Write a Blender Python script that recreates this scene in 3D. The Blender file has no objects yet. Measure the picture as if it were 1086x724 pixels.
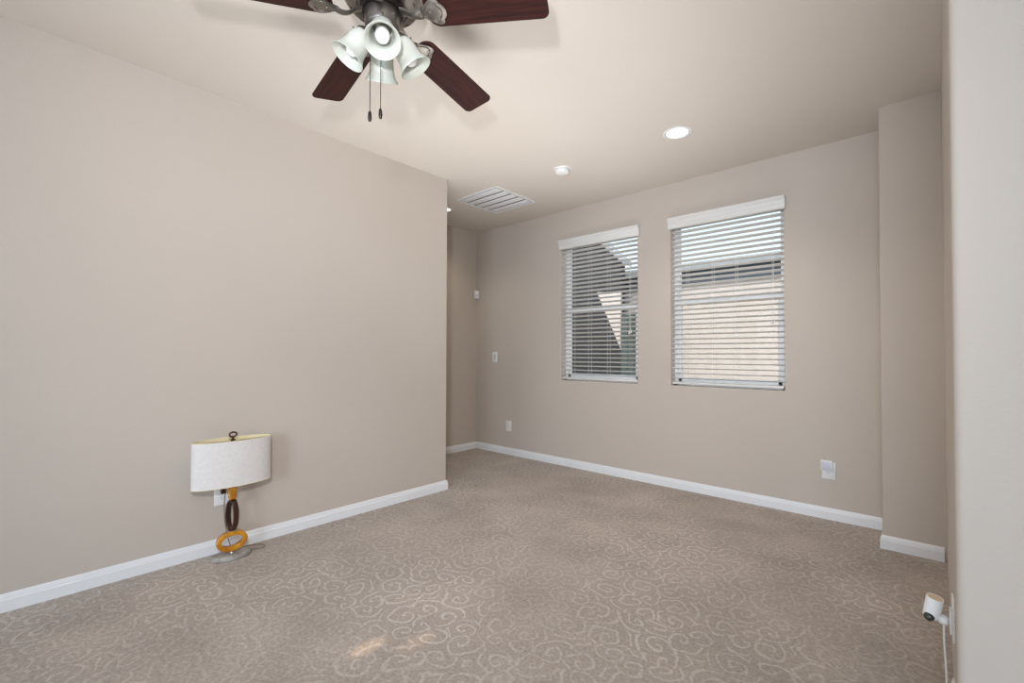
import bpy, bmesh, math, random
from mathutils import Vector, Matrix
R = math.radians
PI = math.pi
random.seed(7)
S = bpy.context.scene
C = S.collection

# ------------------------------------------------------------------ camera
cam_d = bpy.data.cameras.new('camera')
cam = bpy.data.objects.new('camera', cam_d); C.objects.link(cam)
EYE = Vector((0, 0, 1.1861))
F_ = Vector((-0.6723502, 0.7400234, 0.01762283))
R_ = Vector((0.7401703, 0.67241288, 0.00297256))
U_ = Vector((0.00965006, -0.0150425, 0.99984029))
M = Matrix((R_, U_, -F_)).transposed().to_4x4(); M.translation = EYE
cam.matrix_world = M
cam_d.sensor_width = 36.0
cam_d.lens = 485.364 / 1086 * 36.0
cam_d.shift_y = 5.392 / 1086
cam_d.clip_start = 0.02
S.camera = cam

# ------------------------------------------------------------------ view, sky, sun, large lights
S.view_settings.view_transform = 'Standard'
S.view_settings.look = 'None'
S.view_settings.exposure = 0.18
S.view_settings.gamma = 1.0
S.view_settings.use_curve_mapping = False

w = bpy.data.worlds.new('sky'); S.world = w; w.use_nodes = True
wn = w.node_tree; wn.nodes.clear()
wo = wn.nodes.new('ShaderNodeOutputWorld'); wb = wn.nodes.new('ShaderNodeBackground')
ws = wn.nodes.new('ShaderNodeTexSky'); ws.sky_type = 'NISHITA'; ws.sun_disc = False
ws.sun_elevation = R(52); ws.sun_rotation = R(200); ws.air_density = 1.0; ws.dust_density = 4.0
wb.inputs[1].default_value = 0.42
hz = wn.nodes.new('ShaderNodeMix'); hz.data_type = 'RGBA'; hz.inputs['Factor'].default_value = 0.6   # thin white summer haze
hz.inputs['B'].default_value = (2.6, 2.6, 2.6, 1)
wn.links.new(ws.outputs[0], hz.inputs['A']); wn.links.new(hz.outputs['Result'], wb.inputs[0]); wn.links.new(wb.outputs[0], wo.inputs[0])


def light(name, kind, loc, energy, color=(1, 1, 1), target=None, **kw):
    d = bpy.data.lights.new(name, kind); d.energy = energy; d.color = color
    for k, v in kw.items(): setattr(d, k, v)
    o = bpy.data.objects.new(name, d); C.objects.link(o); o.location = loc
    if target is not None:
        o.rotation_euler = (Vector(target) - Vector(loc)).to_track_quat('-Z', 'Y').to_euler()
    return o


light('sun', 'SUN', (4, -8, 11), 2.0, (1.0, 0.97, 0.94), (0, 0, 0), angle=R(0.6))
# daylight coming in through the two windows of the unseen wall behind the photographer
for wx, we in ((-2.1, 18), (0.9, 104)):
    light('window_daylight', 'AREA', (wx, -3.42, 1.5), we, (0.82, 1.01, 1.24), (wx, 1, 1.35),
          shape='RECTANGLE', size=1.7, size_y=1.6)
# the photographer's flash: some of it direct from beside the lens, most of it off the ceiling overhead
FL = EYE - R_ * 0.17 + Vector((0, 0, 0.45))
light('camera_flash', 'SPOT', FL, 130, (1, 1.0, 1.06), FL + F_ * 3 - R_ * .15 + Vector((0, 0, .05)),
      spot_size=R(124), spot_blend=1.0, shadow_soft_size=0.05)
light('ceiling_bounce', 'SPOT', (-.25, -.1, 2.5), 34, (1, 1.0, 1.06), (-3.1, 2.1, 1.3),
      spot_size=R(95), spot_blend=1.0, shadow_soft_size=0.22)
# two small flecks of sunlight that reach the carpet from behind
light('sun_fleck', 'SPOT', (-1.75, -3.3, 2.25), 800, (1.0, .72, .46), (-1.69, 1.0, 0), spot_size=R(.36), spot_blend=.6, shadow_soft_size=0.01)
light('sun_fleck', 'SPOT', (-1.65, -3.3, 2.25), 520, (1.0, .72, .46), (-1.575, 1.15, 0), spot_size=R(1.2), spot_blend=1.0, shadow_soft_size=0.01)
# unseen fill spots added near the floor to brighten the ceiling, imitating carpet bounce
light('ceiling_fill', 'SPOT', (-2.0, 2.4, .35), 135, (1.0, 1.0, 1.0), (-2.0, 2.4, 2.74), spot_size=R(110), spot_blend=1.0, shadow_soft_size=0.9)
light('ceiling_fill', 'SPOT', (-1.7, .5, .4), 46, (1.0, 1.0, 1.0), (-1.9, .9, 2.74), spot_size=R(100), spot_blend=1.0, shadow_soft_size=0.7)


# ------------------------------------------------------------------ materials
def new_mat(name):
    m = bpy.data.materials.new(name); m.use_nodes = True
    nt = m.node_tree; nt.nodes.clear()
    out = nt.nodes.new('ShaderNodeOutputMaterial'); b = nt.nodes.new('ShaderNodeBsdfPrincipled')
    nt.links.new(b.outputs[0], out.inputs[0])
    return m, nt, b


def lin(c):
    f = lambda v: v / 12.92 if v <= 0.04045 else ((v + 0.055) / 1.055) ** 2.4
    return tuple(f(x / 255) for x in c) + (1,)


def coords(nt, scale=1.0):
    g = nt.nodes.new('ShaderNodeTexCoord'); mp = nt.nodes.new('ShaderNodeMapping')
    if not isinstance(scale, (tuple, list)): scale = (scale,) * 3
    mp.inputs['Scale'].default_value = scale
    nt.links.new(g.outputs['Object'], mp.inputs[0])
    return mp.outputs[0]


def noise_mat(name, c1, c2, scale=6.0, rough=0.6, bump=0.0, bscale=None, spec=0.5, metal=0.0, stretch=(1, 1, 1), detail=4, bdist=0.002):
    m, nt, b = new_mat(name)
    v = coords(nt, stretch)
    n = nt.nodes.new('ShaderNodeTexNoise'); n.inputs['Scale'].default_value = scale; n.inputs['Detail'].default_value = detail
    nt.links.new(v, n.inputs['Vector'])
    r = nt.nodes.new('ShaderNodeValToRGB')
    r.color_ramp.elements[0].position = 0.3; r.color_ramp.elements[1].position = 0.7
    r.color_ramp.elements[0].color = lin(c1); r.color_ramp.elements[1].color = lin(c2)
    nt.links.new(n.outputs[0], r.inputs[0]); nt.links.new(r.outputs[0], b.inputs['Base Color'])
    b.inputs['Roughness'].default_value = rough
    b.inputs['Specular IOR Level'].default_value = spec
    b.inputs['Metallic'].default_value = metal
    if bump:
        n2 = nt.nodes.new('ShaderNodeTexNoise'); n2.inputs['Scale'].default_value = bscale or scale * 8
        n2.inputs['Detail'].default_value = 3
        nt.links.new(v, n2.inputs['Vector'])
        bp = nt.nodes.new('ShaderNodeBump'); bp.inputs['Strength'].default_value = bump; bp.inputs['Distance'].default_value = bdist
        nt.links.new(n2.outputs[0], bp.inputs['Height']); nt.links.new(bp.outputs[0], b.inputs['Normal'])
    return m


WALL = noise_mat('wall_paint', (196, 186, 175), (199, 189, 178), 1.2, 0.75, 0.35, 95, 0.25)
CEIL = noise_mat('ceiling_paint', (214, 206, 196), (217, 209, 199), 1.0, 0.85, 0.25, 80, 0.2)
TRIM = noise_mat('white_trim_paint', (228, 230, 232), (235, 236, 237), 3, 0.35, 0, None, 0.5)
VINYL = noise_mat('white_vinyl', (236, 237, 236), (242, 242, 240), 4, 0.4)
BLIND = noise_mat('white_blind', (221, 219, 215), (231, 229, 225), 6, 0.42, stretch=(.3, 4, 4))
PLASTIC = noise_mat('white_plastic', (233, 233, 232), (239, 239, 238), 8, 0.35)
GREYPLASTIC = noise_mat('grey_plastic', (196, 200, 210), (206, 210, 220), 8, 0.4)
DARKSLOT = noise_mat('dark_slot', (60, 58, 56), (70, 68, 66), 20, 0.6)
CORD = noise_mat('white_cord', (225, 224, 220), (235, 234, 230), 20, 0.5)
PEWTER = noise_mat('brushed_pewter', (108, 103, 98), (144, 138, 132), 14, 0.36, 0, None, 0.5, 0.9)
BLACKM = noise_mat('dark_metal', (40, 36, 34), (56, 50, 47), 14, 0.4, 0, None, 0.5, 0.7)
VENTP = noise_mat('white_grille_enamel', (234, 235, 238), (241, 242, 245), 5, 0.4)
VENTD = noise_mat('grille_gap', (128, 125, 122), (140, 137, 134), 9, 0.7)
STUCCO = noise_mat('beige_stucco', (198, 188, 183), (208, 198, 193), 9, 0.95, 0.5, 60, 0.1)
SHADEDWALL = noise_mat('shaded_wing_wall', (48, 49, 52), (62, 63, 66), 5, 0.8, 0.3, 40, 0.2)  # shade on the wing's wall, put into its colour
EAVESHADE = noise_mat('eave_shade', (66, 74, 84), (80, 88, 98), 5, 0.7)  # shade under the neighbour's eave as a colour
GUTTER = noise_mat('grey_gutter', (158, 164, 172), (172, 178, 186), 5, 0.5)
ROOF = noise_mat('pale_roof_tile', (196, 188, 180), (214, 206, 198), 8, 0.9, 0.5, 12, 0.1)
GREENPANEL = noise_mat('green_grey_panel', (58, 70, 70), (78, 90, 88), 4, 0.8)
GRAVEL = noise_mat('gravel', (150, 138, 124), (190, 178, 162), 60, 0.95, 0.6, 120)
SHADEWHITE = noise_mat('white_shade_linen', (214, 210, 206), (222, 218, 214), 60, 0.9, 0.15, 260, 0.1)
SHADELINING = noise_mat('cream_shade_lining', (226, 213, 170), (234, 222, 184), 20, 0.85, 0, None, 0.1)
STONE = noise_mat('grey_stone', (118, 114, 108), (172, 168, 160), 22, 0.45, 0.2, 60)
SILVER = noise_mat('silver_metal', (150, 146, 140), (180, 176, 170), 14, 0.3, 0, None, 0.5, 0.9)
BROWNRING = noise_mat('dark_brown_resin', (40, 18, 12), (66, 33, 22), 12, 0.3, stretch=(1, 1, .4))
BRONZE = noise_mat('bronze_finial', (58, 34, 22), (86, 54, 36), 12, 0.35, 0, None, 0.5, 0.4)
CABLE = noise_mat('clear_brown_cord', (110, 96, 80), (136, 120, 100), 20, 0.5)
TAN = noise_mat('tan_mesh', (206, 178, 148), (226, 200, 170), 120, 0.6, 0.3, 300)
LENSBLACK = noise_mat('black_lens', (40, 42, 40), (72, 76, 68), 30, 0.12)


def amber_mat():
    m, nt, b = new_mat('amber_resin')
    v = coords(nt, 1)
    n = nt.nodes.new('ShaderNodeTexNoise'); n.inputs['Scale'].default_value = 24; n.inputs['Detail'].default_value = 4
    nt.links.new(v, n.inputs['Vector'])
    r = nt.nodes.new('ShaderNodeValToRGB')
    r.color_ramp.elements[0].position = 0.3; r.color_ramp.elements[1].position = 0.7
    r.color_ramp.elements[0].color = lin((168, 104, 8)); r.color_ramp.elements[1].color = lin((214, 150, 26))
    nt.links.new(n.outputs[0], r.inputs[0]); nt.links.new(r.outputs[0], b.inputs['Base Color'])
    b.inputs['Roughness'].default_value = 0.2
    b.inputs['Coat Weight'].default_value = 0.4
    b.inputs['Subsurface Weight'].default_value = 0.2
    b.inputs['Subsurface Radius'].default_value = (0.02, 0.01, 0.003)
    return m


AMBER = amber_mat()


def wood_mat():
    m, nt, b = new_mat('mahogany_veneer')
    v = coords(nt, (2.2, 34, 10))
    n = nt.nodes.new('ShaderNodeTexNoise'); n.inputs['Scale'].default_value = 2.2; n.inputs['Detail'].default_value = 6
    n.inputs['Distortion'].default_value = 0.6
    nt.links.new(v, n.inputs['Vector'])
    r = nt.nodes.new('ShaderNodeValToRGB')
    r.color_ramp.elements[0].position = 0.28; r.color_ramp.elements[1].position = 0.75
    r.color_ramp.elements[0].color = lin((32, 12, 10)); r.color_ramp.elements[1].color = lin((66, 27, 22))
    nt.links.new(n.outputs[0], r.inputs[0]); nt.links.new(r.outputs[0], b.inputs['Base Color'])
    b.inputs['Roughness'].default_value = 0.6; b.inputs['Specular IOR Level'].default_value = 0.2
    return m


WOOD = wood_mat()


def alabaster():
    m, nt, b = new_mat('alabaster_glass')
    v = coords(nt, 1)
    n = nt.nodes.new('ShaderNodeTexNoise'); n.inputs['Scale'].default_value = 14; n.inputs['Detail'].default_value = 3
    nt.links.new(v, n.inputs['Vector'])
    r = nt.nodes.new('ShaderNodeValToRGB')
    r.color_ramp.elements[0].color = lin((206, 210, 199)); r.color_ramp.elements[1].color = lin((222, 225, 216))
    nt.links.new(n.outputs[0], r.inputs[0]); nt.links.new(r.outputs[0], b.inputs['Base Color'])
    b.inputs['Roughness'].default_value = 0.22
    tr = nt.nodes.new('ShaderNodeBsdfTranslucent'); nt.links.new(r.outputs[0], tr.inputs[0])
    mx = nt.nodes.new('ShaderNodeMixShader'); mx.inputs[0].default_value = 0.22
    out = [x for x in nt.nodes if x.type == 'OUTPUT_MATERIAL'][0]
    nt.links.new(b.outputs[0], mx.inputs[1]); nt.links.new(tr.outputs[0], mx.inputs[2]); nt.links.new(mx.outputs[0], out.inputs[0])
    return m


ALAB = alabaster()
BULB = noise_mat('frosted_bulb', (244, 245, 246), (250, 250, 250), 6, 0.3)


def glass_mat():
    m = bpy.data.materials.new('window_glass'); m.use_nodes = True
    nt = m.node_tree; nt.nodes.clear()
    out = nt.nodes.new('ShaderNodeOutputMaterial')
    t = nt.nodes.new('ShaderNodeBsdfTransparent'); t.inputs[0].default_value = (0.93, 0.96, 0.95, 1)
    g = nt.nodes.new('ShaderNodeBsdfGlossy'); g.inputs['Roughness'].default_value = 0.02
    mx = nt.nodes.new('ShaderNodeMixShader'); mx.inputs[0].default_value = 0.01
    nt.links.new(t.outputs[0], mx.inputs[1]); nt.links.new(g.outputs[0], mx.inputs[2]); nt.links.new(mx.outputs[0], out.inputs[0])
    return m


GLASS = glass_mat()


def emit_mat(name, col, s):
    m = bpy.data.materials.new(name); m.use_nodes = True
    nt = m.node_tree; nt.nodes.clear()
    out = nt.nodes.new('ShaderNodeOutputMaterial'); e = nt.nodes.new('ShaderNodeEmission')
    e.inputs[0].default_value = (*col, 1); e.inputs[1].default_value = s
    nt.links.new(e.outputs[0], out.inputs[0])
    return m


LAMPGLOW = emit_mat('lit_lamp_lens', (1, 0.95, 0.82), 6)


def carpet_mat():
    m, nt, b = new_mat('scroll_carpet')
    N = nt.nodes.new; L = nt.links.new

    def math_(op, a, c=None, clamp=False):
        n = N('ShaderNodeMath'); n.operation = op; n.use_clamp = clamp
        for i, v in enumerate((a, c)):
            if v is None: continue
            if isinstance(v, (int, float)): n.inputs[i].default_value = v
            else: L(v, n.inputs[i])
        return n.outputs[0]
    v = coords(nt, 1)
    wob = N('ShaderNodeTexNoise'); wob.inputs['Scale'].default_value = 9; wob.inputs['Detail'].default_value = 1
    L(v, wob.inputs['Vector'])
    sub = N('ShaderNodeVectorMath'); sub.operation = 'SUBTRACT'; L(wob.outputs['Color'], sub.inputs[0]); sub.inputs[1].default_value = (.5, .5, .5)
    scl = N('ShaderNodeVectorMath'); scl.operation = 'SCALE'; L(sub.outputs[0], scl.inputs[0]); scl.inputs['Scale'].default_value = 0.075
    add = N('ShaderNodeVectorMath'); add.operation = 'ADD'; L(v, add.inputs[0]); L(scl.outputs[0], add.inputs[1])
    vo = N('ShaderNodeTexVoronoi'); vo.voronoi_dimensions = '2D'; vo.inputs['Scale'].default_value = 7.6; vo.inputs['Randomness'].default_value = 0.9
    L(add.outputs[0], vo.inputs['Vector'])
    d = N('ShaderNodeVectorMath'); d.operation = 'SUBTRACT'; L(add.outputs[0], d.inputs[0]); L(vo.outputs['Position'], d.inputs[1])
    sx = N('ShaderNodeSeparateXYZ'); L(d.outputs[0], sx.inputs[0])
    ang = math_('ARCTAN2', sx.outputs[1], sx.outputs[0])
    sc = N('ShaderNodeSeparateColor'); L(vo.outputs['Color'], sc.inputs[0])
    sign = math_('SUBTRACT', math_('MULTIPLY', math_('GREATER_THAN', sc.outputs[0], 0.5), 2.0), 1.0)
    rad = N('ShaderNodeVectorMath'); rad.operation = 'LENGTH'; L(d.outputs[0], rad.inputs[0])
    rr = math_('MULTIPLY', rad.outputs['Value'], 2 * PI / 0.046)
    ph = math_('ADD', math_('ADD', math_('MULTIPLY', ang, sign), rr), math_('MULTIPLY', sc.outputs[1], 6.28))
    s = math_('SINE', ph)
    mr = N('ShaderNodeMapRange'); mr.interpolation_type = 'SMOOTHSTEP'
    mr.inputs['From Min'].default_value = 0.4; mr.inputs['From Max'].default_value = 0.95
    L(s, mr.inputs[0])
    line = mr.outputs[0]
    # worn, brushed patches hide the scrolls in places
    pn = N('ShaderNodeTexNoise'); pn.inputs['Scale'].default_value = 1.3; pn.inputs['Detail'].default_value = 4; L(v, pn.inputs['Vector'])
    pr = N('ShaderNodeMapRange'); pr.inputs['From Min'].default_value = 0.40; pr.inputs['From Max'].default_value = 0.62
    pr.inputs['To Min'].default_value = 0.32; pr.inputs['To Max'].default_value = 1.0
    L(pn.outputs[0], pr.inputs[0])
    linew = math_('MULTIPLY', line, pr.outputs[0])
    fz = N('ShaderNodeTexNoise'); fz.inputs['Scale'].default_value = 70; fz.inputs['Detail'].default_value = 5; fz.inputs['Roughness'].default_value = 0.7; L(v, fz.inputs['Vector'])
    fm = N('ShaderNodeMapRange'); fm.inputs['From Min'].default_value = 0.3; fm.inputs['From Max'].default_value = 0.7
    fm.inputs['To Min'].default_value = 0.70; fm.inputs['To Max'].default_value = 1.22
    L(fz.outputs[0], fm.inputs[0])
    base = N('ShaderNodeMix'); base.data_type = 'RGBA'
    base.inputs['A'].default_value = lin((174, 162, 151)); base.inputs['B'].default_value = lin((197, 188, 179))
    L(linew, base.inputs['Factor'])
    big = N('ShaderNodeTexNoise'); big.inputs['Scale'].default_value = 2.4; big.inputs['Detail'].default_value = 5; L(v, big.inputs['Vector'])
    bm_ = N('ShaderNodeMapRange'); bm_.inputs['From Min'].default_value = 0.3; bm_.inputs['From Max'].default_value = 0.7
    bm_.inputs['To Min'].default_value = 0.84; bm_.inputs['To Max'].default_value = 1.12
    L(big.outputs[0], bm_.inputs[0])
    f2 = math_('MULTIPLY', fm.outputs[0], bm_.outputs[0])
    vm = N('ShaderNodeVectorMath'); vm.operation = 'SCALE'; L(base.outputs['Result'], vm.inputs[0]); L(f2, vm.inputs['Scale'])
    L(vm.outputs[0], b.inputs['Base Color'])
    b.inputs['Roughness'].default_value = 1.0; b.inputs['Specular IOR Level'].default_value = 0.05
    b.inputs['Sheen Weight'].default_value = 0.15
    h = math_('ADD', math_('MULTIPLY', linew, -0.35), math_('MULTIPLY', fz.outputs[0], 0.9))
    bp = N('ShaderNodeBump'); bp.inputs['Strength'].default_value = 0.55; bp.inputs['Distance'].default_value = 0.006
    L(h, bp.inputs['Height']); L(bp.outputs[0], b.inputs['Normal'])
    return m


CARPET = carpet_mat()

# ------------------------------------------------------------------ mesh helpers


def link(name, bm, mat, parent=None, loc=(0, 0, 0), smooth=35):
    bmesh.ops.recalc_face_normals(bm, faces=bm.faces)
    me = bpy.data.meshes.new(name); bm.to_mesh(me); bm.free()
    me.materials.append(mat)
    if smooth:
        me.polygons.foreach_set('use_smooth', [True] * len(me.polygons))
        me.set_sharp_from_angle(angle=R(smooth))
    o = bpy.data.objects.new(name, me); C.objects.link(o); o.location = loc
    if parent: o.parent = parent
    return o


def struct(name, bm, mat, parent=None, loc=(0, 0, 0), smooth=35):
    o = link(name, bm, mat, parent, loc, smooth)
    if not parent: o['kind'] = 'structure'
    return o


def tag(o, label, cat, group=None):
    o['label'] = label; o['category'] = cat
    if group: o['group'] = group
    return o


def thing(name, label, cat, loc, rz=0, group=None):
    o = bpy.data.objects.new(name, None); C.objects.link(o); o.location = loc; o.rotation_euler = (0, 0, rz)
    o.empty_display_size = 0.1
    return tag(o, label, cat, group)


def box(bm, x0, x1, y0, y1, z0, z1, bev=0.0, seg=2, mat=None):
    t = bmesh.new(); bmesh.ops.create_cube(t, size=1)
    for v in t.verts:
        v.co = Vector((x0 + (v.co.x + .5) * (x1 - x0), y0 + (v.co.y + .5) * (y1 - y0), z0 + (v.co.z + .5) * (z1 - z0)))
    if bev: bmesh.ops.bevel(t, geom=t.edges[:], offset=bev, segments=seg, affect='EDGES', profile=.5)
    merge(bm, t, mat); return bm


def merge(bm, t, mat=None):
    if mat is not None: bmesh.ops.transform(t, matrix=mat, verts=t.verts)
    me = bpy.data.meshes.new('tmp'); t.to_mesh(me); t.free(); bm.from_mesh(me); bpy.data.meshes.remove(me)


def lathe(bm, prof, n=32, mat=None, close=True):
    """prof: (r,z) list turned about z"""
    t = bmesh.new(); rings = []
    for r, z in prof:
        if r < 1e-6: rings.append([t.verts.new((0, 0, z))])
        else: rings.append([t.verts.new((r * math.cos(2 * PI * i / n), r * math.sin(2 * PI * i / n), z)) for i in range(n)])
    for a, b in zip(rings, rings[1:]):
        for i in range(n):
            j = (i + 1) % n
            if len(a) == 1 and len(b) == 1: continue
            if len(a) == 1: t.faces.new((a[0], b[i], b[j]))
            elif len(b) == 1: t.faces.new((a[i], a[j], b[0]))
            else: t.faces.new((a[i], a[j], b[j], b[i]))
    merge(bm, t, mat); return bm


def tube(bm, pts, r, n=8, closed=False, radii=None):
    t = bmesh.new(); pts = [Vector(p) for p in pts]; N = len(pts); rings = []
    prev = None
    for i, p in enumerate(pts):
        if closed: d = pts[(i + 1) % N] - pts[i - 1]
        else: d = pts[min(i + 1, N - 1)] - pts[max(i - 1, 0)]
        d.normalize()
        a = prev if prev else (Vector((0, 0, 1)) if abs(d.z) < .9 else Vector((1, 0, 0)))
        u = (a - d * a.dot(d)).normalized(); prev = u; v = d.cross(u)
        rr = radii[i] if radii else r
        rings.append([t.verts.new(p + (u * math.cos(2 * PI * k / n) + v * math.sin(2 * PI * k / n)) * rr) for k in range(n)])
    for i in range(N if closed else N - 1):
        a, b = rings[i], rings[(i + 1) % N]
        for k in range(n): t.faces.new((a[k], a[(k + 1) % n], b[(k + 1) % n], b[k]))
    if not closed: t.faces.new(rings[0]); t.faces.new(rings[-1])
    merge(bm, t); return bm


def prism(bm, poly, axis, a0, a1, bev=0.0, mat=None):
    """poly: list of 2D points, extruded along axis ('x','y','z') from a0 to a1"""
    t = bmesh.new()
    def P(p, a): return {'x': (a, p[0], p[1]), 'y': (p[0], a, p[1]), 'z': (p[0], p[1], a)}[axis]
    lo = [t.verts.new(P(p, a0)) for p in poly]; hi = [t.verts.new(P(p, a1)) for p in poly]
    t.faces.new(lo); t.faces.new(hi)
    for i in range(len(poly)): t.faces.new((lo[i], lo[(i + 1) % len(poly)], hi[(i + 1) % len(poly)], hi[i]))
    bmesh.ops.recalc_face_normals(t, faces=t.faces)
    if bev: bmesh.ops.bevel(t, geom=t.edges[:], offset=bev, segments=2, affect='EDGES', profile=.5)
    merge(bm, t, mat); return bm


def bez(p0, p1, p2, p3, n=16):
    p0, p1, p2, p3 = map(Vector, (p0, p1, p2, p3)); o = []
    for i in range(n + 1):
        t = i / n; o.append(p0 * (1 - t) ** 3 + p1 * 3 * t * (1 - t) ** 2 + p2 * 3 * t * t * (1 - t) + p3 * t ** 3)
    return o


# ------------------------------------------------------------------ room shell
H = 2.74
XL, YL = -3.1501, 2.6113          # long left wall and the free end of it
XA, YB = -4.2652, 4.0216          # alcove wall, window wall
XP, YP = -0.2172, 3.6472          # pier at the right of the window wall
YN = 1.785                        # near end of the right wall


def XR(y): return 0.0722 - 0.0107 * (YP - y)


Y0, X1 = -3.5, 2.6                # unseen back and side walls

bm = bmesh.new(); box(bm, -4.6, X1 + .1, Y0 - .1, YB + .15, -0.12, 0)
struct('floor', bm, CARPET, smooth=0)

CANS = [(-1.284, 3.125), (-3.83, 3.12)]
CR = 0.078


def holed_sheet(bm, x0, x1, y0, y1, z, holes, r, n=32, sq=0.11):
    """flat sheet at height z with round holes of radius r"""
    xs = sorted({x0, x1, *[c[0] - sq for c in holes], *[c[0] + sq for c in holes]})
    ys = sorted({y0, y1, *[c[1] - sq for c in holes], *[c[1] + sq for c in holes]})
    for a, b in zip(xs, xs[1:]):
        for c, d in zip(ys, ys[1:]):
            mx, my = (a + b) / 2, (c + d) / 2
            hit = [h for h in holes if abs(h[0] - mx) < 1e-6 and abs(h[1] - my) < 1e-6]
            if not hit:
                bm.faces.new([bm.verts.new(p) for p in ((a, c, z), (b, c, z), (b, d, z), (a, d, z))])
            else:
                h = hit[0]; inn = []; out = []
                for i in range(n):
                    t = 2 * PI * i / n; cx, cy = math.cos(t), math.sin(t)
                    inn.append(bm.verts.new((h[0] + r * cx, h[1] + r * cy, z)))
                    k = sq / max(abs(cx), abs(cy)); out.append(bm.verts.new((h[0] + k * cx, h[1] + k * cy, z)))
                up = [bm.verts.new((v.co.x, v.co.y, z + .1)) for v in inn]
                for i in range(n):
                    j = (i + 1) % n
                    bm.faces.new((inn[i], inn[j], out[j], out[i])); bm.faces.new((inn[i], up[i], up[j], inn[j]))
                bm.faces.new(up)


bm = bmesh.new(); holed_sheet(bm, -2.6, X1 + .1, Y0 - .1, YB + .15, H, CANS[:1], CR); holed_sheet(bm, -4.6, -2.6, Y0 - .1, YB + .15, H, CANS[1:], CR)
box(bm, -4.6, X1 + .1, Y0 - .1, YB + .15, H + .105, H + .22)
bmesh.ops.remove_doubles(bm, verts=bm.verts, dist=1e-5)
struct('ceiling', bm, CEIL, smooth=0)

# window wall with two openings
W1 = (-2.937, -2.043, 0.913, 2.40)
W2 = (-1.717, -0.817, 0.913, 2.40)


def wall_with_openings(x0, x1, z0, z1, yf, yb_, ops, rnd=0.010):
    t = bmesh.new()
    xs = sorted({x0, x1, *[o[0] for o in ops], *[o[1] for o in ops]}); zs = sorted({z0, z1, *[o[2] for o in ops], *[o[3] for o in ops]})
    V = {}
    def vert(x, y, z):
        k = (round(x, 5), round(y, 5), round(z, 5))
        if k not in V: V[k] = t.verts.new((x, y, z))
        return V[k]
    def inside(x, z): return any(o[0] < x < o[1] and o[2] < z < o[3] for o in ops)
    for a, b in zip(xs, xs[1:]):
        for c, d in zip(zs, zs[1:]):
            if inside((a + b) / 2, (c + d) / 2): continue
            for y in (yf, yb_): t.faces.new([vert(a, y, c), vert(b, y, c), vert(b, y, d), vert(a, y, d)])
    for o in ops:
        zz = [z for z in zs if o[2] <= z <= o[3]]
        for x in (o[0], o[1]):
            for c, d in zip(zz, zz[1:]): t.faces.new([vert(x, yf, c), vert(x, yf, d), vert(x, yb_, d), vert(x, yb_, c)])
        xx = [x for x in xs if o[0] <= x <= o[1]]
        for z in (o[2], o[3]):
            for c, d in zip(xx, xx[1:]): t.faces.new([vert(c, yf, z), vert(d, yf, z), vert(d, yb_, z), vert(c, yb_, z)])
    bmesh.ops.recalc_face_normals(t, faces=t.faces)
    e = [e for e in t.edges if all(abs(v.co.y - yf) < 1e-5 for v in e.verts) and len(e.link_faces) == 2
         and abs(e.link_faces[0].normal.y) + abs(e.link_faces[1].normal.y) < 1.5]
    bmesh.ops.bevel(t, geom=e, offset=rnd, segments=4, affect='EDGES', profile=.5)
    return t


struct('wall_back', wall_with_openings(XA - .15, .3, 0, H, YB, YB + .15, [W1, W2]), WALL)

bm = bmesh.new(); t = bmesh.new(); box(t, XL - .13, XL, Y0, YL, 0, H)
e = [e for e in t.edges if all(abs(v.co.y - YL) < 1e-4 for v in e.verts) and abs(e.verts[0].co.z - e.verts[1].co.z) > 1]
bmesh.ops.bevel(t, geom=e, offset=0.012, segments=5, affect='EDGES', profile=.5); merge(bm, t)
struct('wall_left', bm, WALL)

bm = bmesh.new(); box(bm, XA - .13, XA, -0.6, YB, 0, H); struct('wall_alcove', bm, WALL)
bm = bmesh.new(); box(bm, XA, XL - .13, -0.6, -0.48, 0, H); struct('wall_alcove_end', bm, WALL)

bm = bmesh.new(); t = bmesh.new(); box(t, XP, .26, YP, YB, 0, H)
e = [e for e in t.edges if all(abs(v.co.y - YP) < 1e-4 and abs(v.co.x - XP) < 1e-4 for v in e.verts)]
bmesh.ops.bevel(t, geom=e, offset=0.014, segments=5, affect='EDGES', profile=.5); merge(bm, t)
struct('wall_pier', bm, WALL)

bm = bmesh.new(); t = bmesh.new()
prism(t, [(XR(YP), YP), (XR(YN), YN), (X1, YN), (X1, YN + .14), (XR(YP) + .15, YN + .14), (XR(YP) + .15, YP)], 'z', 0, H)
e = [e for e in t.edges if all(abs(v.co.y - YN) < 1e-4 and v.co.x < .3 for v in e.verts) and abs(e.verts[0].co.z - e.verts[1].co.z) > 1]
bmesh.ops.bevel(t, geom=e, offset=0.022, segments=7, affect='EDGES', profile=.5); merge(bm, t)
struct('wall_right', bm, WALL)

# walls behind the photographer
bm = wall_with_openings(XL - .13, X1 + .1, 0, H, Y0, Y0 - .12, [(-2.95, -1.25, .7, 2.3), (0.05, 1.75, .7, 2.3)])
struct('wall_front', bm, WALL)
bm = bmesh.new(); box(bm, X1, X1 + .1, Y0, YN + .14, 0, H); struct('wall_side', bm, WALL)

# baseboards: one moulded profile swept round the room, cut into one piece per wall
T = 0.012
PROF = [(0, 0), (T, 0), (T, .054), (T - .0035, .058), (T - .0035, .064), (T - .006, .072), (.0045, .079), (.003, .0824), (0, .0824)]


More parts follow.
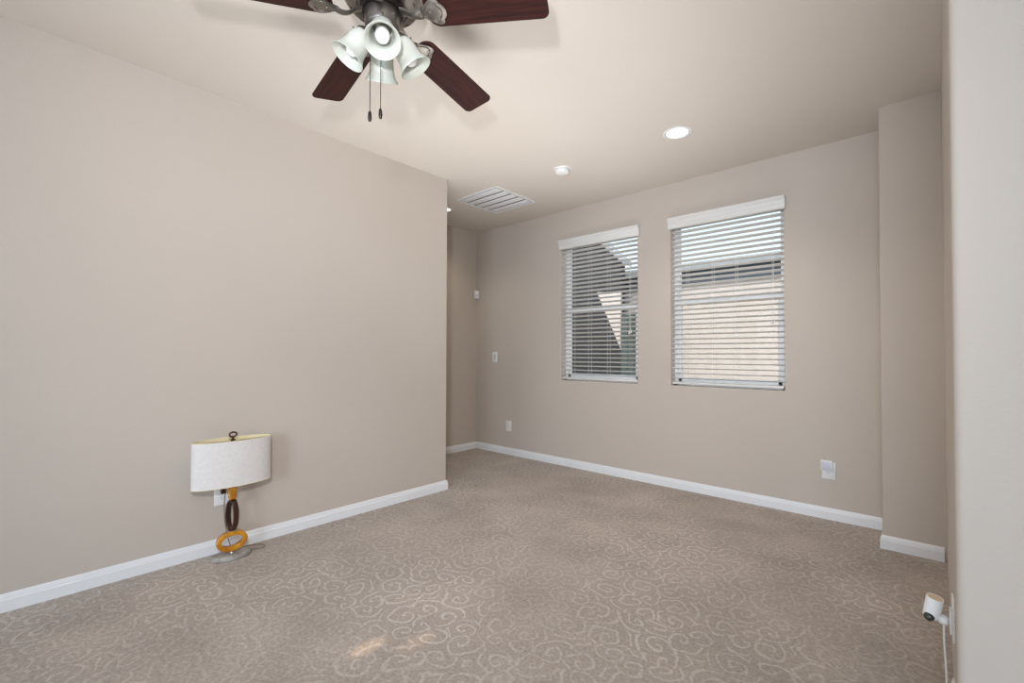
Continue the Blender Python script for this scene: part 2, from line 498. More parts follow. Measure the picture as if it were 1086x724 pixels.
def baseboard(name, path):
    t = bmesh.new(); P = [Vector((x, y)) for x, y in path]; rings = []
    for i, p in enumerate(P):
        ns = []
        if i > 0: d = (P[i] - P[i - 1]).normalized(); ns.append(Vector((d.y, -d.x)))
        if i < len(P) - 1: d = (P[i + 1] - P[i]).normalized(); ns.append(Vector((d.y, -d.x)))
        m = ns[0] if len(ns) == 1 else (ns[0] + ns[1]) / (1 + ns[0].dot(ns[1]))
        rings.append([t.verts.new((p.x + m.x * o, p.y + m.y * o, z)) for o, z in PROF])
    for a, b in zip(rings, rings[1:]):
        for k in range(len(PROF)): t.faces.new((a[k], a[(k + 1) % len(PROF)], b[(k + 1) % len(PROF)], b[k]))
    t.faces.new(rings[0]); t.faces.new(rings[-1])
    struct(name, t, TRIM)


baseboard('baseboard_left', [(XL, Y0), (XL, YL), (XL - .13, YL), (XL - .13, -.4)])
baseboard('baseboard_alcove', [(XA, -.4), (XA, YB - T)])
baseboard('baseboard_back', [(XA + .0001, YB), (XP - T, YB)])
baseboard('baseboard_pier', [(XP, YB), (XP, YP), (XR(YP) - T, YP)])
baseboard('baseboard_right', [(XR(2.2), 2.2), (XR(YN), YN), (X1, YN)])


# ------------------------------------------------------------------ windows
def window(name, o):
    x0, x1, z0, z1 = o; yf = YB + .085; ye = YB + .145
    zm = 1.655; fw = .034
    bm = bmesh.new()
    box(bm, x0, x0 + fw, yf, ye, z0, z1, .003); box(bm, x1 - fw, x1, yf, ye, z0, z1, .003)
    box(bm, x0, x1, yf, ye, z0, z0 + fw, .003); box(bm, x0, x1, yf, ye, z1 - fw, z1, .003)
    fr = struct(name, bm, VINYL)
    bm = bmesh.new(); s = .03
    box(bm, x0 + fw, x0 + fw + s, yf + .008, yf + .03, z0 + fw, zm, .003); box(bm, x1 - fw - s, x1 - fw, yf + .008, yf + .03, z0 + fw, zm, .003)
    box(bm, x0 + fw, x1 - fw, yf + .008, yf + .03, z0 + fw, z0 + fw + .04, .003); box(bm, x0 + fw, x1 - fw, yf + .004, yf + .034, zm - .022, zm + .022, .003)
    box(bm, (x0 + x1) / 2 - .03, (x0 + x1) / 2 + .03, yf - .004, yf + .006, zm + .006, zm + .016, .002)
    ls = struct('lower_sash', bm, VINYL, fr)
    bm = bmesh.new(); box(bm, x0 + fw + s, x1 - fw - s, yf + .016, yf + .020, z0 + fw + .04, zm - .022); struct('pane', bm, GLASS, ls, smooth=0)
    bm = bmesh.new()
    box(bm, x0 + fw, x0 + fw + .012, yf + .036, yf + .056, zm, z1 - fw, .002); box(bm, x1 - fw - .012, x1 - fw, yf + .036, yf + .056, zm, z1 - fw, .002)
    box(bm, x0 + fw, x1 - fw, yf + .036, yf + .056, z1 - fw - .02, z1 - fw, .002); box(bm, x0 + fw, x1 - fw, yf + .036, yf + .056, zm - .02, zm + .016, .002)
    us = struct('upper_sash', bm, VINYL, fr)
    bm = bmesh.new(); box(bm, x0 + fw + .012, x1 - fw - .012, yf + .044, yf + .048, zm + .016, z1 - fw - .02); struct('pane', bm, GLASS, us, smooth=0)


window('window_1', W1)
window('window_2', W2)


def blind(o, vx0, vx1, cords, tassel, tilt, label):
    x0, x1, z0, z1 = o; cx = (x0 + x1) / 2
    th = thing('window_blind', label, 'blind', (cx, YB + .03, z0), 0, 'white slatted window blinds')
    L = lambda v: v - cx
    yl = lambda y: y - (YB + .03)
    zl = lambda z: z - z0
    # valance with a crown-moulded face and short returns, its back against the wall
    prof = [(YB - .002, 2.318), (YB - .030, 2.318), (YB - .034, 2.326), (YB - .034, 2.352), (YB - .040, 2.362), (YB - .040, 2.384),
            (YB - .048, 2.396), (YB - .052, 2.402), (YB - .052, 2.416), (YB - .002, 2.416)]
    bm = bmesh.new(); prism(bm, [(yl(a), zl(b)) for a, b in prof], 'x', L(vx0), L(vx1), .0012); link('valance', bm, BLIND, th)
    bm = bmesh.new(); box(bm, L(x0 + .006), L(x1 - .006), yl(YB + .004), yl(YB + .058), zl(2.35), zl(2.396), .002); link('head_rail', bm, BLIND, th)
    # slats
    bm = bmesh.new(); pitch = .0437; z = 2.335; n = 0; zb = .966
    k = int((2.335 - zb) / pitch); a = R(-tilt)
    for i in range(k + 1):
        z = 2.335 - i * pitch
        t = bmesh.new(); pts = []
        for j in range(7):
            u = -0.025 + .05 * j / 6; pts.append((u, .0016 * (1 - (u / .025) ** 2)))
        pol = [(u, v + .0014) for u, v in pts] + [(u, v - .0014) for u, v in reversed(pts)]
        pol = [(u * math.cos(a) - v * math.sin(a), u * math.sin(a) + v * math.cos(a)) for u, v in pol]
        dz = random.uniform(-.0006, .0006)
        prism(bm, [(yl(YB + .034) + u, zl(z) + v + dz) for u, v in pol], 'x', L(x0 + .008), L(x1 - .008))
    link('slats', bm, BLIND, th)
    bm = bmesh.new(); box(bm, L(x0 + .008), L(x1 - .008), yl(YB + .010), yl(YB + .058), zl(.928), zl(.948), .004)
    br = link('bottom_rail', bm, BLIND, th)
    for c in cords:
        bm = bmesh.new()
        for yy in (YB + .0065, YB + .0615): tube(bm, [(L(c), yl(yy), zl(.938)), (L(c), yl(yy), zl(2.36))], .0013, 5)
        link('ladder_cord', bm, CORD, th)
    tx, tz = tassel
    bm = bmesh.new()
    for dx in (-.006, .006): tube(bm, [(L(tx) + dx, yl(YB + .002), zl(2.35)), (L(tx) + dx * .6, yl(YB - .001), zl(tz) + .02)], .0013, 5)
    pc = link('lift_cord', bm, CORD, th)
    for dx in (-.009, .009):
        bm = bmesh.new(); lathe(bm, [(0, .03), (.004, .029), (.005, .02), (.009, .004), (.0085, 0), (0, -.001)], 12, Matrix.Translation((L(tx) + dx, yl(YB - .001), zl(tz) - .012 + (.006 if dx > 0 else -.004))))
        link('tassel', bm, BLIND, pc)


blind(W1, -2.945, -2.012, (-2.797, -2.59, -2.37), (-2.118, 1.405), 12.5, 'white slatted blind with dark view behind it, the narrower-looking window further left')
blind(W2, -1.727, -0.802, (-1.573, -1.356, -1.167), (-0.892, 1.448), 12, 'white slatted blind with pale stucco behind it, on the window nearer the wall pier')

# ------------------------------------------------------------------ ceiling fan
FX, FY = -1.584, .976
fan = thing('ceiling_fan', 'dark wood five-blade ceiling fan with pewter motor and four glass lights', 'ceiling fan', (FX, FY, H))
bm = bmesh.new(); lathe(bm, [(0, 0), (.075, 0), (.078, -.006), (.074, -.022), (.055, -.04), (.04, -.045), (0, -.045)], 40); link('canopy', bm, PEWTER, fan)
zr = lambda z: z - H
bm = bmesh.new()
lathe(bm, [(0, zr(2.70)), (.045, zr(2.70)), (.06, zr(2.69)), (.105, zr(2.675)), (.135, zr(2.655)), (.146, zr(2.63)), (.146, zr(2.60)), (.150, zr(2.597)),
           (.150, zr(2.585)), (.144, zr(2.58)), (.138, zr(2.566)), (.120, zr(2.556)), (.098, zr(2.552)), (.095, zr(2.556)), (.07, zr(2.556)), (0, zr(2.556))], 56)
mh = link('motor_housing', bm, PEWTER, fan)
for i in range(12):
    a = 2 * PI * i / 12 + .13
    bm = bmesh.new()
    box(bm, -.011, .011, -.003, .003, -.0015, .0015, .001, 1, Matrix.Rotation(a, 4, 'Z') @ Matrix.Translation((.127, 0, zr(2.5585))) @ Matrix.Rotation(R(-30), 4, 'Y') @ Matrix.Rotation(PI / 2, 4, 'Z'))
    link('vent_slot', bm, DARKSLOT, mh)
bm = bmesh.new(); lathe(bm, [(0, zr(2.557)), (.084, zr(2.557)), (.086, zr(2.55)), (.086, zr(2.540)), (.08, zr(2.534)), (0, zr(2.534))], 48); link('flywheel', bm, BLACKM, fan)
bm = bmesh.new(); lathe(bm, [(0, zr(2.535)), (.066, zr(2.535)), (.068, zr(2.53)), (.068, zr(2.478)), (.064, zr(2.470)), (.052, zr(2.462)), (.046, zr(2.452)), (.046, zr(2.435)), (.04, zr(2.424)), (.02, zr(2.415)), (0, zr(2.413))], 48)
lf = link('light_fitter', bm, PEWTER, fan)
DR = .077; PIT = -.202; PH = R(28.491)


def blade_bm():
    bm = bmesh.new(); r0, r1 = .185, .66
    pts = []
    def hw(r): return .0695 + (.078 - .0695) * (r - r0) / (r1 - r0)
    # rounded tip and rounded root
    for (rc, s, a0) in ((r1, 1, 0),):
        pass
    c = .028; N = 6
    out = []
    for i in range(N + 1):                                            # tip corner, + side
        a = PI / 2 * i / N; out.append((r1 - c + c * math.cos(a), hw(r1) - c + c * math.sin(a)))
    c2 = .045
    for i in range(N + 1):
        a = PI / 2 + PI / 2 * i / N; out.append((r0 + c2 + c2 * math.cos(a), hw(r0) - c2 + c2 * math.sin(a)))
    for i in range(N + 1):
        a = PI + PI / 2 * i / N; out.append((r0 + c2 + c2 * math.cos(a), -hw(r0) + c2 + c2 * math.sin(a)))
    for i in range(N + 1):
        a = 1.5 * PI + PI / 2 * i / N; out.append((r1 - c + c * math.cos(a), -hw(r1) + c + c * math.sin(a)))
    t = bmesh.new(); prism(t, out, 'z', -.003, .003)
    e = [e for e in t.edges if abs(e.verts[0].co.z - e.verts[1].co.z) < 1e-5]
    bmesh.ops.bevel(t, geom=e, offset=.0012, segments=1, affect='EDGES')
    merge(bm, t)
    return bm


def iron_bm():
    """cast blade iron: an S-curved neck from the flywheel that flares into a scalloped pad under the blade"""
    bm = bmesh.new()
    neck = bez((.078, 0, .010), (.11, 0, .010), (.12, 0, -.030), (.172, 0, -.0095), 14)
    t = bmesh.new(); rings = []
    for i, p in enumerate(neck):
        s = i / 14; wd = .013 + .009 * (1 - s) ** 2 + .010 * s ** 3; th = .006
        rings.append([t.verts.new(p + Vector((0, wd * math.cos(2 * PI * k / 10), th * math.sin(2 * PI * k / 10)))) for k in range(10)])
    for a, b in zip(rings, rings[1:]):
        for k in range(10): t.faces.new((a[k], a[(k + 1) % 10], b[(k + 1) % 10], b[k]))
    t.faces.new(rings[0]); t.faces.new(rings[-1]); merge(bm, t)
    # pad outline with three scallops at its outer end
    half = [(.163, .014), (.178, .022), (.196, .036), (.213, .049), (.228, .055), (.243, .053), (.252, .044), (.252, .034), (.262, .026), (.269, .013), (.271, 0)]
    out = half + [(x, -y) for x, y in reversed(half[:-1])]
    prism(bm, out, 'z', -.010, -.0032, .0016)
    inner = [(.188 + (x - .188) * .78 if x > .188 else x + .01, y * .74) for x, y in out]
    ring = [Vector((x, y, -.0105)) for x, y in inner]
    tube(bm, ring, .0028, 6, True)
    for sx, sy in ((.205, 0), (.232, .03), (.232, -.03)):
        lathe(bm, [(0, -.0135), (.004, -.013), (.0055, -.0105), (.0055, -.009), (0, -.009)], 12, Matrix.Translation((sx, sy, 0)))
    return bm


blade_me = iron_me = None
for k in range(5):
    a = PH + k * 2 * PI / 5
    d = Vector((math.cos(a) * math.cos(DR), math.sin(a) * math.cos(DR), -math.sin(DR))); t_ = Vector((-math.sin(a), math.cos(a), 0))
    n_ = d.cross(t_); u_ = t_ * math.cos(PIT) + n_ * math.sin(PIT); nn = d.cross(u_)
    mw = Matrix((d, u_, nn)).transposed().to_4x4(); mw.translation = Vector((0, 0, zr(2.524)))
    if blade_me is None:
        b = link('blade', blade_bm(), WOOD, fan); blade_me = b.data
        i = link('blade_iron', iron_bm(), PEWTER, fan); iron_me = i.data
    else:
        b = bpy.data.objects.new('blade', blade_me); C.objects.link(b); b.parent = fan
        i = bpy.data.objects.new('blade_iron', iron_me); C.objects.link(i); i.parent = fan
    b.matrix_local = mw; i.matrix_local = mw

ray = math.atan2(-FY, -FX)          # direction from the fan to the camera
SH = [(.0, .030), (.007, .0365), (.018, .042), (.036, .0452), (.056, .0465), (.075, .048), (.090, .0515), (.102, .057), (.111, .0625), (.119, .0675)]


def shade_bm():
    bm = bmesh.new()
    outer = [(r, -s) for s, r in SH]; inner = [(r - .0032, -s) for s, r in reversed(SH)]
    lathe(bm, outer + [(SH[-1][1] - .001, -.1205)] + inner + [outer[0]], 40)
    return bm


def socket_bm():
    bm = bmesh.new()
    lathe(bm, [(0, .034), (.012, .034), (.014, .02), (.026, .014), (.034, .004), (.036, -.004), (.036, -.010), (.033, -.012), (0, -.012)], 28)
    tube(bm, [(.034, 0, -.007), (.046, 0, -.007)], .0022, 6); lathe(bm, [(0, -.002), (.004, -.002), (.004, .002), (0, .002)], 10, Matrix.Translation((.047, 0, -.007)) @ Matrix.Rotation(PI / 2, 4, 'Y'))
    return bm


def bulb_bm():
    bm = bmesh.new()
    lathe(bm, [(0, -.01), (.013, -.01), (.013, -.03), (.016, -.038), (.022, -.05), (.0265, -.064), (.0275, -.076), (.025, -.088), (.018, -.099), (.009, -.105), (0, -.1065)], 28)
    return bm


for k in range(4):
    a = ray + k * PI / 2
    d = Vector((math.cos(a), math.sin(a), 0))
    neck = d * .066 + Vector((0, 0, zr(2.437))); ax = (d * .060 + Vector((0, 0, -.094))).normalized()
    q = (-ax).to_track_quat('Z', 'X'); mw = q.to_matrix().to_4x4(); mw.translation = neck
    bm = bmesh.new(); tube(bm, bez(d * .04 + Vector((0, 0, zr(2.452))), d * .055 + Vector((0, 0, zr(2.462))), neck - ax * .045, neck - ax * .024, 8), .009, 10); link('light_arm', bm, PEWTER, fan)
    o = link('socket_cup', socket_bm(), PEWTER, fan); o.matrix_local = mw
    o = link('glass_shade', shade_bm(), ALAB, fan); o.matrix_local = mw
    o2 = link('bulb', bulb_bm(), BULB, fan); o2.matrix_local = mw
pr = Vector((-math.sin(ray), math.cos(ray), 0))
if pr.dot(R_) < 0: pr = -pr
for off, zend, zt in ((-.045, 2.133, 2.45), (-.005, 2.149, 2.42)):
    p = pr * off
    bm = bmesh.new()
    zz = zr(zt)
    tube(bm, [(p.x, p.y, zz), (p.x, p.y, zr(zend))], .0016, 6)
    pc = link('pull_chain', bm, BLACKM, fan)
    bm = bmesh.new(); lathe(bm, [(0, .004), (.004, .003), (.0065, -.004), (.0075, -.02), (.0065, -.032), (.003, -.037), (0, -.038)], 14, Matrix.Translation((p.x, p.y, zr(zend))))
    link('chain_fob', bm, BLACKM, pc)

# ------------------------------------------------------------------ recessed lights, detector, vent


def can(cx, cy, label, power, col):
    t = thing('recessed_light', label, 'ceiling light', (cx, cy, H), 0, 'round recessed ceiling lights')
    bm = bmesh.new(); lathe(bm, [(CR - .002, .02), (CR - .002, 0), (CR, -.003), (CR + .008, -.0045), (CR + .017, -.002), (CR + .018, -.0002), (CR - .001, -.0002)], 48)
    link('trim_ring', bm, TRIM, t)
    bm = bmesh.new(); lathe(bm, [(CR - .004, .0), (.066, .045), (.058, .066), (.056, .066), (.064, .045), (CR - .006, .0)], 48); link('baffle', bm, TRIM, t)
    bm = bmesh.new(); lathe(bm, [(0, .058), (.03, .0585), (.057, .062), (.057, .066), (0, .066)], 40); link('lens', bm, LAMPGLOW, t)
    light('recessed_lamp', 'SPOT', (cx, cy, H + .05), power, col, (cx, cy, 0), spot_size=R(130), spot_blend=.7, shadow_soft_size=.05)


can(*CANS[0], 'round recessed ceiling light shining above the two windows', 38, (1.1, .97, .86))
can(*CANS[1], 'recessed ceiling light glowing behind the end of the long left wall', 17, (1.05, .93, .72))

sd = thing('smoke_detector', 'small round white smoke detector on the ceiling between vent and recessed light', 'smoke detector', (-2.247, 3.093, H))
bm = bmesh.new(); lathe(bm, [(0, 0), (.068, 0), (.069, -.004), (.066, -.010), (0, -.010)], 40); link('mounting_base', bm, PLASTIC, sd)
bm = bmesh.new(); lathe(bm, [(.05, -.009), (.05, -.014), (.056, -.016), (.057, -.026), (.053, -.036), (.044, -.041), (.015, -.043), (0, -.043)], 40); link('cover', bm, PLASTIC, sd)

vt = thing('return_air_vent', 'square white return air grille flush in the ceiling near the alcove', 'vent', (-3.214, 3.291, H))
vw, vh, fr = .285, .290, .026
bm = bmesh.new()
for (a, b, c, d) in ((-vw, vw, -vh, -vh + fr), (-vw, vw, vh - fr, vh), (-vw, -vw + fr, -vh + fr, vh - fr), (vw - fr, vw, -vh + fr, vh - fr)):
    box(bm, a, b, c, d, -.007, 0)
link('frame', bm, TRIM, vt)
bm = bmesh.new(); box(bm, -vw + fr, vw - fr, -vh + fr, vh - fr, -.003, -.0005); link('backing', bm, VENTD, vt)
bm0 = None
for i in range(5):
    w5 = (2 * vh - 2 * fr) / 5; y0 = -vh + fr + i * w5
    bm = bmesh.new(); box(bm, -vw + fr + .010, vw - fr - .010, y0 + .013, y0 + w5 - .013, -.0058, -.003, .0015)
    link('grille_panel', bm, VENTP, vt)


# ------------------------------------------------------------------ electrical plates on the walls
def plate_bm(w_, h_, d=.006):
    bm = bmesh.new(); box(bm, -w_ / 2, w_ / 2, -d, 0, -h_ / 2, h_ / 2, .0022, 2); return bm


def recept(parent, z):
    bm = bmesh.new()
    prism(bm, [(.0165 * math.cos(t) , max(-.0135, min(.0135, .0175 * math.sin(t))) + z) for t in [2 * PI * i / 24 for i in range(24)]], 'y', -.0085, -.004)
    rc = link('receptacle', bm, PLASTIC, parent)
    bm = bmesh.new(); box(bm, -.0072, -.0052, -.0090, -.0080, z - .001, z + .008); box(bm, .0052, .0072, -.0090, -.0080, z, z + .008)
    lathe(bm, [(0, -.0005), (.0026, -.0005), (.0026, .0005), (0, .0005)], 10, Matrix.Translation((0, -.0085, z - .007)) @ Matrix.Rotation(PI / 2, 4, 'X'))
    link('slot', bm, DARKSLOT, rc)


def outlet(loc, rz, label, group=None):
    t = thing('wall_outlet', label, 'outlet', loc, rz, group)
    link('cover_plate', plate_bm(.082, .124), PLASTIC, t)
    recept(t, .0195); recept(t, -.0195)
    bm = bmesh.new(); lathe(bm, [(0, -.001), (.003, -.001), (.003, .0005), (0, .001)], 10, Matrix.Translation((0, -.0062, 0)) @ Matrix.Rotation(PI / 2, 4, 'X')); link('screw', bm, SILVER, t)
    return t


outlet((-3.702, YB, .339), 0, 'white duplex outlet low on the window wall below the light switch')
outlet((-.541, YB, .352), 0, 'white duplex outlet with a night light plugged into its top socket')
outlet((XL, .877, .342), PI / 2, 'white duplex outlet on the left wall behind the table lamp')

sw = thing('light_switch', 'white light switch on the window wall above the low outlet', 'light switch', (-3.933, YB, 1.157))
link('cover_plate', plate_bm(.078, .124), PLASTIC, sw)
bm = bmesh.new(); prism(bm, [(-.006, -.032), (-.0105, -.030), (-.0068, 0), (-.0085, .030), (-.006, .032)], 'x', -.0165, .0165, .0006); link('rocker', bm, GREYPLASTIC, sw)

nl = thing('plug_in_night_light', 'flat grey-white plug-in night light on the outlet right of the windows', 'night light', (-.545, YB - .0085, .388))
bm = bmesh.new(); box(bm, -.040, .032, -.030, 0, -.036, .042, .004, 3); link('body', bm, PLASTIC, nl)
bm = bmesh.new(); box(bm, -.034, .024, -.0325, -.0295, -.028, .034, .0015, 2); link('light_panel', bm, GREYPLASTIC, nl)

ms = thing('motion_sensor', 'small white motion sensor high in the alcove corner', 'sensor', (XA + .012, YB - .012, 1.948), R(-45) + PI / 2)
bm = bmesh.new(); prism(bm, [(-.0, -.034), (.0, .034), (.024, .03), (.034, .02), (.036, 0), (.034, -.02), (.024, -.03)], 'z', -.05, .05, .003, Matrix.Rotation(-PI / 2, 4, 'Z')); link('housing', bm, PLASTIC, ms)
bm = bmesh.new(); box(bm, -.017, .017, -.041, -.0345, -.034, .006, .003, 2); link('sensor_lens', bm, GREYPLASTIC, ms)

# ------------------------------------------------------------------ table lamp on the carpet
LX, LY = -3.018, .894
lamp = thing('table_lamp', 'table lamp with oval white shade over amber and brown rings on carpet', 'lamp', (LX, LY, 0))


def oval_prism_bm(a, b, z0, z1, n=56, bev=.004, taper=1.0):
    """solid oval slab, long semi-axis a along y, b along x"""
    t = bmesh.new(); lo = []; hi = []
    for i in range(n):
        th = 2 * PI * i / n
        lo.append(t.verts.new((b * math.cos(th), a * math.sin(th), z0))); hi.append(t.verts.new((b * taper * math.cos(th), a * taper * math.sin(th), z1)))
    t.faces.new(lo); t.faces.new(hi)
    for i in range(n): t.faces.new((lo[i], lo[(i + 1) % n], hi[(i + 1) % n], hi[i]))
    bmesh.ops.recalc_face_normals(t, faces=t.faces)
    e = [e for e in t.edges if abs(e.verts[0].co.z - e.verts[1].co.z) < 1e-5]
    bmesh.ops.bevel(t, geom=e, offset=bev, segments=3, affect='EDGES', profile=.5)
    return t


def ring_bm(w_, h_, band, depth, n=48):
    """upright oval ring in the local y-z plane: outer width w_ (y), height h_ (z), band width, depth along x"""
    t = bmesh.new(); rings = []
    sec = []
    r = .004
    for cx_, cy_, a0 in ((1, 1, 0), (-1, 1, 90), (-1, -1, 180), (1, -1, 270)):
        for i in range(4):
            an = R(a0 + 30 * i); sec.append((cx_ * (depth / 2 - r) + r * math.cos(an), cy_ * (band / 2 - r) + r * math.sin(an)))
    for i in range(n):
        th = 2 * PI * i / n; c, s = math.cos(th), math.sin(th)
        rings.append([t.verts.new((x, (w_ / 2 - band / 2 + y) * c, (h_ / 2 - band / 2 + y) * s)) for x, y in sec])
    for i in range(n):
        a, b = rings[i], rings[(i + 1) % n]
        for k in range(len(sec)): t.faces.new((a[k], a[(k + 1) % len(sec)], b[(k + 1) % len(sec)], b[k]))
    return t


bm = oval_prism_bm(.107, .062, 0, .030, bev=.006, taper=.93); base = link('base', bm, STONE, lamp)
bm = bmesh.new(); lathe(bm, [(0, .029), (.014, .029), (.012, .036), (.008, .040), (.008, .044), (0, .044)], 20); link('base_post', bm, SILVER, lamp)
bm = ring_bm(.158, .114, .025, .042); o = link('lower_ring', bm, AMBER, lamp); o.location = (0, 0, .098); o.rotation_euler = (R(6), 0, R(-6)); o['label'] = 'glossy amber oval ring'
bm = bmesh.new(); box(bm, -.016, .016, -.022, .022, .146, .158, .003); link('coupler', bm, SILVER, lamp)
bm = ring_bm(.082, .186, .014, .030); o = link('middle_ring', bm, BROWNRING, lamp); o.location = (0, 0, .245); o.rotation_euler = (0, 0, PI / 2 + R(20)); o['label'] = 'dark brown oval ring'
bm = ring_bm(.05, .16, .018, .034); o = link('upper_ring', bm, AMBER, lamp); o.location = (0, 0, .412); o.rotation_euler = (0, 0, PI / 2); o['label'] = 'amber oval ring under the shade'
bm = bmesh.new(); tube(bm, [(0, 0, .48), (0, 0, .525)], .007, 12); lathe(bm, [(0, .52), (.019, .52), (.02, .535), (.02, .56), (.016, .575), (0, .575)], 20); link('socket', bm, SILVER, lamp)
bm = bmesh.new(); lathe(bm, [(0, .575), (.013, .575), (.015, .585), (.028, .61), (.03, .628), (.024, .648), (.01, .658), (0, .66)], 24); link('bulb', bm, BULB, lamp)
# shade: hollow oval drum, white outside with a cream lining, carried on a spider
SA, SB, SZ0, SZ1 = .206, .088, .430, .688
n = 72
def drum(a, b, z0, z1, th, n=72):
    t = bmesh.new(); rg = []
    for i in range(n):
        an = 2 * PI * i / n; c, s = math.cos(an), math.sin(an)
        rg.append([t.verts.new((bb * c, aa * s, z)) for aa, bb, z in ((a, b, z0), (a, b, z1), (a - th, b - th, z1), (a - th, b - th, z0))])
    for i in range(n):
        p, q = rg[i], rg[(i + 1) % n]
        for k in range(4): t.faces.new((p[k], p[(k + 1) % 4], q[(k + 1) % 4], q[k]))
    return t
sh = link('lamp_shade', drum(SA, SB, SZ0, SZ1, .002), SHADEWHITE, lamp)
link('shade_lining', drum(SA - .0022, SB - .0022, SZ0 + .0006, SZ1 - .0006, .001), SHADELINING, sh)['label'] = 'cream lining'
for z in (SZ0, SZ1):
    bm = bmesh.new()
    tube(bm, [(SB * math.cos(2 * PI * i / 72), SA * math.sin(2 * PI * i / 72), z) for i in range(72)], .0014, 6, True)
    link('shade_trim', bm, SHADELINING, sh)
bm = bmesh.new(); tube(bm, [(0, -SA + .003, SZ1 - .008), (0, 0, SZ1 - .012), (0, SA - .003, SZ1 - .008)], .002, 6); tube(bm, [(-SB + .003, 0, SZ1 - .008), (SB - .003, 0, SZ1 - .008)], .002, 6)
tube(bm, bez((0, .02, .53), (0, .09, .56), (0, .06, .67), (0, 0, SZ1 - .01)), .002, 6); tube(bm, bez((0, -.02, .53), (0, -.09, .56), (0, -.06, .67), (0, 0, SZ1 - .01)), .002, 6)
link('harp', bm, SILVER, lamp)
bm = bmesh.new(); lathe(bm, [(0, SZ1 - .012), (.013, SZ1 - .012), (.013, SZ1 - .004), (.007, SZ1), (.0065, SZ1 + .008), (.009, SZ1 + .012), (0, SZ1 + .014)], 18)
tube(bm, [(0, .019 * math.cos(2 * PI * i / 24), SZ1 + .026 + .0135 * math.sin(2 * PI * i / 24)) for i in range(24)], .0052, 8, True); link('finial', bm, BRONZE, lamp)
bm = bmesh.new()
pth = bez((-.03, .09, .012), (.0, .135, .003), (.02, .20, .004), (-.05, .19, .004), 14) + bez((-.05, .19, .004), (-.09, .175, .004), (-.10, .10, .004), (-.105, .03, .01), 12)[1:] + bez((-.105, .03, .01), (-.116, -.01, .15), (-.09, -.02, .25), (-.092, -.012, .355), 14)[1:]
tube(bm, pth, .0026, 6); pc = link('power_cord', bm, CABLE, lamp)
bm = bmesh.new(); box(bm, -.123, -.094, -.030, -.004, .350, .377, .006, 3); link('plug', bm, BRONZE, pc)

# ------------------------------------------------------------------ security camera on the right wall
WY = 2.04; WX = XR(WY)
RZ = math.atan(0.0107)
pl = thing('wall_outlet', 'white outlet plate seen edge-on low on the right wall', 'outlet', (WX, WY, .352), -PI / 2 + RZ)
link('cover_plate', plate_bm(.08, .13), PLASTIC, pl)
scam = thing('security_camera', 'white cylindrical security camera with tan top plugged in low on right wall', 'camera', (WX - .006, WY, .345))
bm = bmesh.new(); box(bm, -.006, 0, -.026, .026, -.040, .030, .0025, 3); link('mount', bm, PLASTIC, scam)
bm = bmesh.new(); lathe(bm, [(0, .014), (.008, .0135), (.0135, .009), (.016, 0), (.0135, -.009), (.008, -.0145), (0, -.016)], 24, Matrix.Translation((-.020, 0, -.009)) @ Matrix.Rotation(PI / 2, 4, 'Y')); link('ball_joint', bm, PLASTIC, scam)
bm = bmesh.new(); mb = Matrix.Translation((-.045, -.003, .023)) @ Matrix.Rotation(R(9), 4, 'Y') @ Matrix.Rotation(R(4), 4, 'X') @ Matrix.Scale(.74, 4)
lathe(bm, [(0, .047), (.026, .047), (.0285, .0485), (.0295, .046), (.0295, -.030), (.0285, -.040), (.0265, -.042), (.026, -.036), (0, -.036)], 36, mb); cb = link('body', bm, PLASTIC, scam)
bm = bmesh.new(); lathe(bm, [(0, .0478), (.0255, .0478), (.0255, .0455), (0, .0455)], 32, mb); link('top_cap', bm, TAN, cb)
# the lens looks out of the lower front of the body
ml = mb @ Matrix.Translation((-.006, -.021, -.036)) @ Matrix.Rotation(R(58), 4, 'X')
bm = bmesh.new(); lathe(bm, [(0, .018), (.006, .0175), (.012, .015), (.017, .010), (.019, .002), (.019, -.006), (0, -.006)], 28, ml); link('lens', bm, LENSBLACK, cb)
for off in (-.005, .005):
    bm = bmesh.new(); tube(bm, bez((-.019, off, -.022), (-.022, off, -.09), (-.010, off * 2.4, -.16), (-.016, off * 2.4 - .02, -.262), 12) + bez((-.016, off * 2.4 - .02, -.262), (-.018, off - .05, -.345), (-.025, off - .14, -.340), (-.03, off - .28, -.341), 10)[1:], .0028, 7)
    link('cable', bm, CORD, scam)

# ------------------------------------------------------------------ outside the windows
bm = bmesh.new(); box(bm, -16, 8, YB + .15, 20, -.35, -.2); struct('ground_outside', bm, GRAVEL, smooth=0)

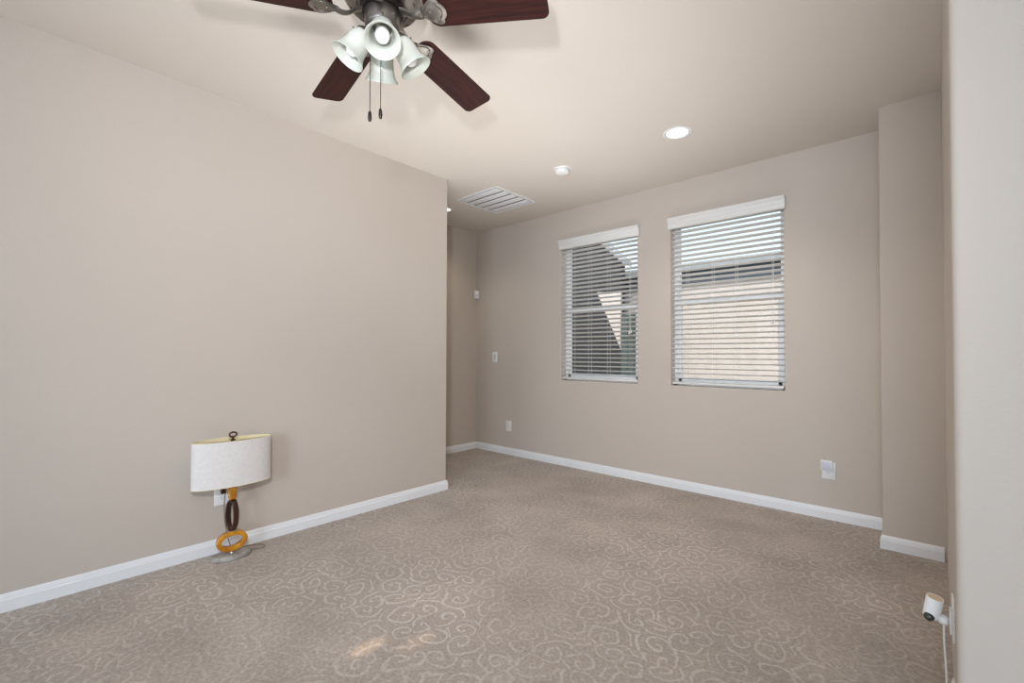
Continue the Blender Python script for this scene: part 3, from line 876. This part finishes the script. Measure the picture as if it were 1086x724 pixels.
nh = thing('neighbour_house', 'pale stucco neighbouring house with a dark band for eave shade seen through the right window', 'house', (-3, 7.5, -.2))
bm = bmesh.new(); box(bm, -7, 6, 0, .3, 0, 2.525); link('wall', bm, STUCCO, nh)
bm = bmesh.new(); box(bm, -7, 6, -.03, .3, 2.525, 2.76); link('eave_shade_band', bm, EAVESHADE, nh)  # dark band built in place of the shadow below the eave
bm = bmesh.new(); prism(bm, [(-.04, 2.76), (-.15, 2.77), (-.16, 2.87), (-.145, 2.88), (-.04, 2.88)], 'x', -7.05, 6.05, .004); link('gutter', bm, GUTTER, nh)
bm = bmesh.new(); prism(bm, [(-.04, 2.80), (-.04, 2.88), (5, 3.55), (5, 3.47)], 'x', -7.05, 6.05, .004); link('roof', bm, ROOF, nh)

dw = thing('shaded_gabled_wing', 'gabled wing of a building, shade put into its dark wall, seen through the left window', 'building', (-4.3, 7.0, -.2))
KW = 7.0 / 7.5
g = lambda x, z: (x * KW + 4.3, 1.186 + (z - 1.186) * KW + .2)
bm = bmesh.new()
prism(bm, [(-4.7, 0), (-4.13 * KW + 4.3, 0), g(-4.13, 2.92), g(-4.809, 3.56), g(-7, 5.64), (-4.7, 5.3)], 'y', 0, .14)
link('wall', bm, SHADEDWALL, dw)  # dark colour stands for a wall in shade
bm = bmesh.new(); prism(bm, [g(-4.125, 1.294), g(-4.62, 2.37), g(-4.125, 2.33)], 'y', -.035, .02, .003); link('sun_patch_panel', bm, STUCCO, dw)['label'] = 'sun patch built as a pale stucco triangle'  # added triangle in the shape of sunlight falling on the shaded wall
bm = bmesh.new(); prism(bm, [g(-4.0, 2.80), g(-4.0, 2.90), g(-4.809, 3.64), g(-7, 5.74), g(-7, 5.64), g(-4.809, 3.55)], 'y', -.12, .14, .004); link('rake_board', bm, GUTTER, dw)

fp = thing('fence_panel', 'tall green-grey fence panel seen low through the left window', 'fence', (-3.62, 6.9, -.2))
bm = bmesh.new()
for i in range(3): box(bm, -.175 + i * .117, -.175 + i * .117 + .110, -.012, .012, .02, 2.05, .003, 1)
link('board_panel', bm, GREENPANEL, fp)
bm = bmesh.new(); box(bm, -.175, .17, .012, .05, .4, .49, .003, 1); link('rail', bm, GREENPANEL, fp)
bm = bmesh.new(); box(bm, -.175, .17, .012, .05, 1.6, 1.69, .003, 1); link('rail', bm, GREENPANEL, fp)
bm = bmesh.new(); box(bm, -.05, .04, .05, .085, 0, 2.1, .004, 1); link('post', bm, GREENPANEL, fp)
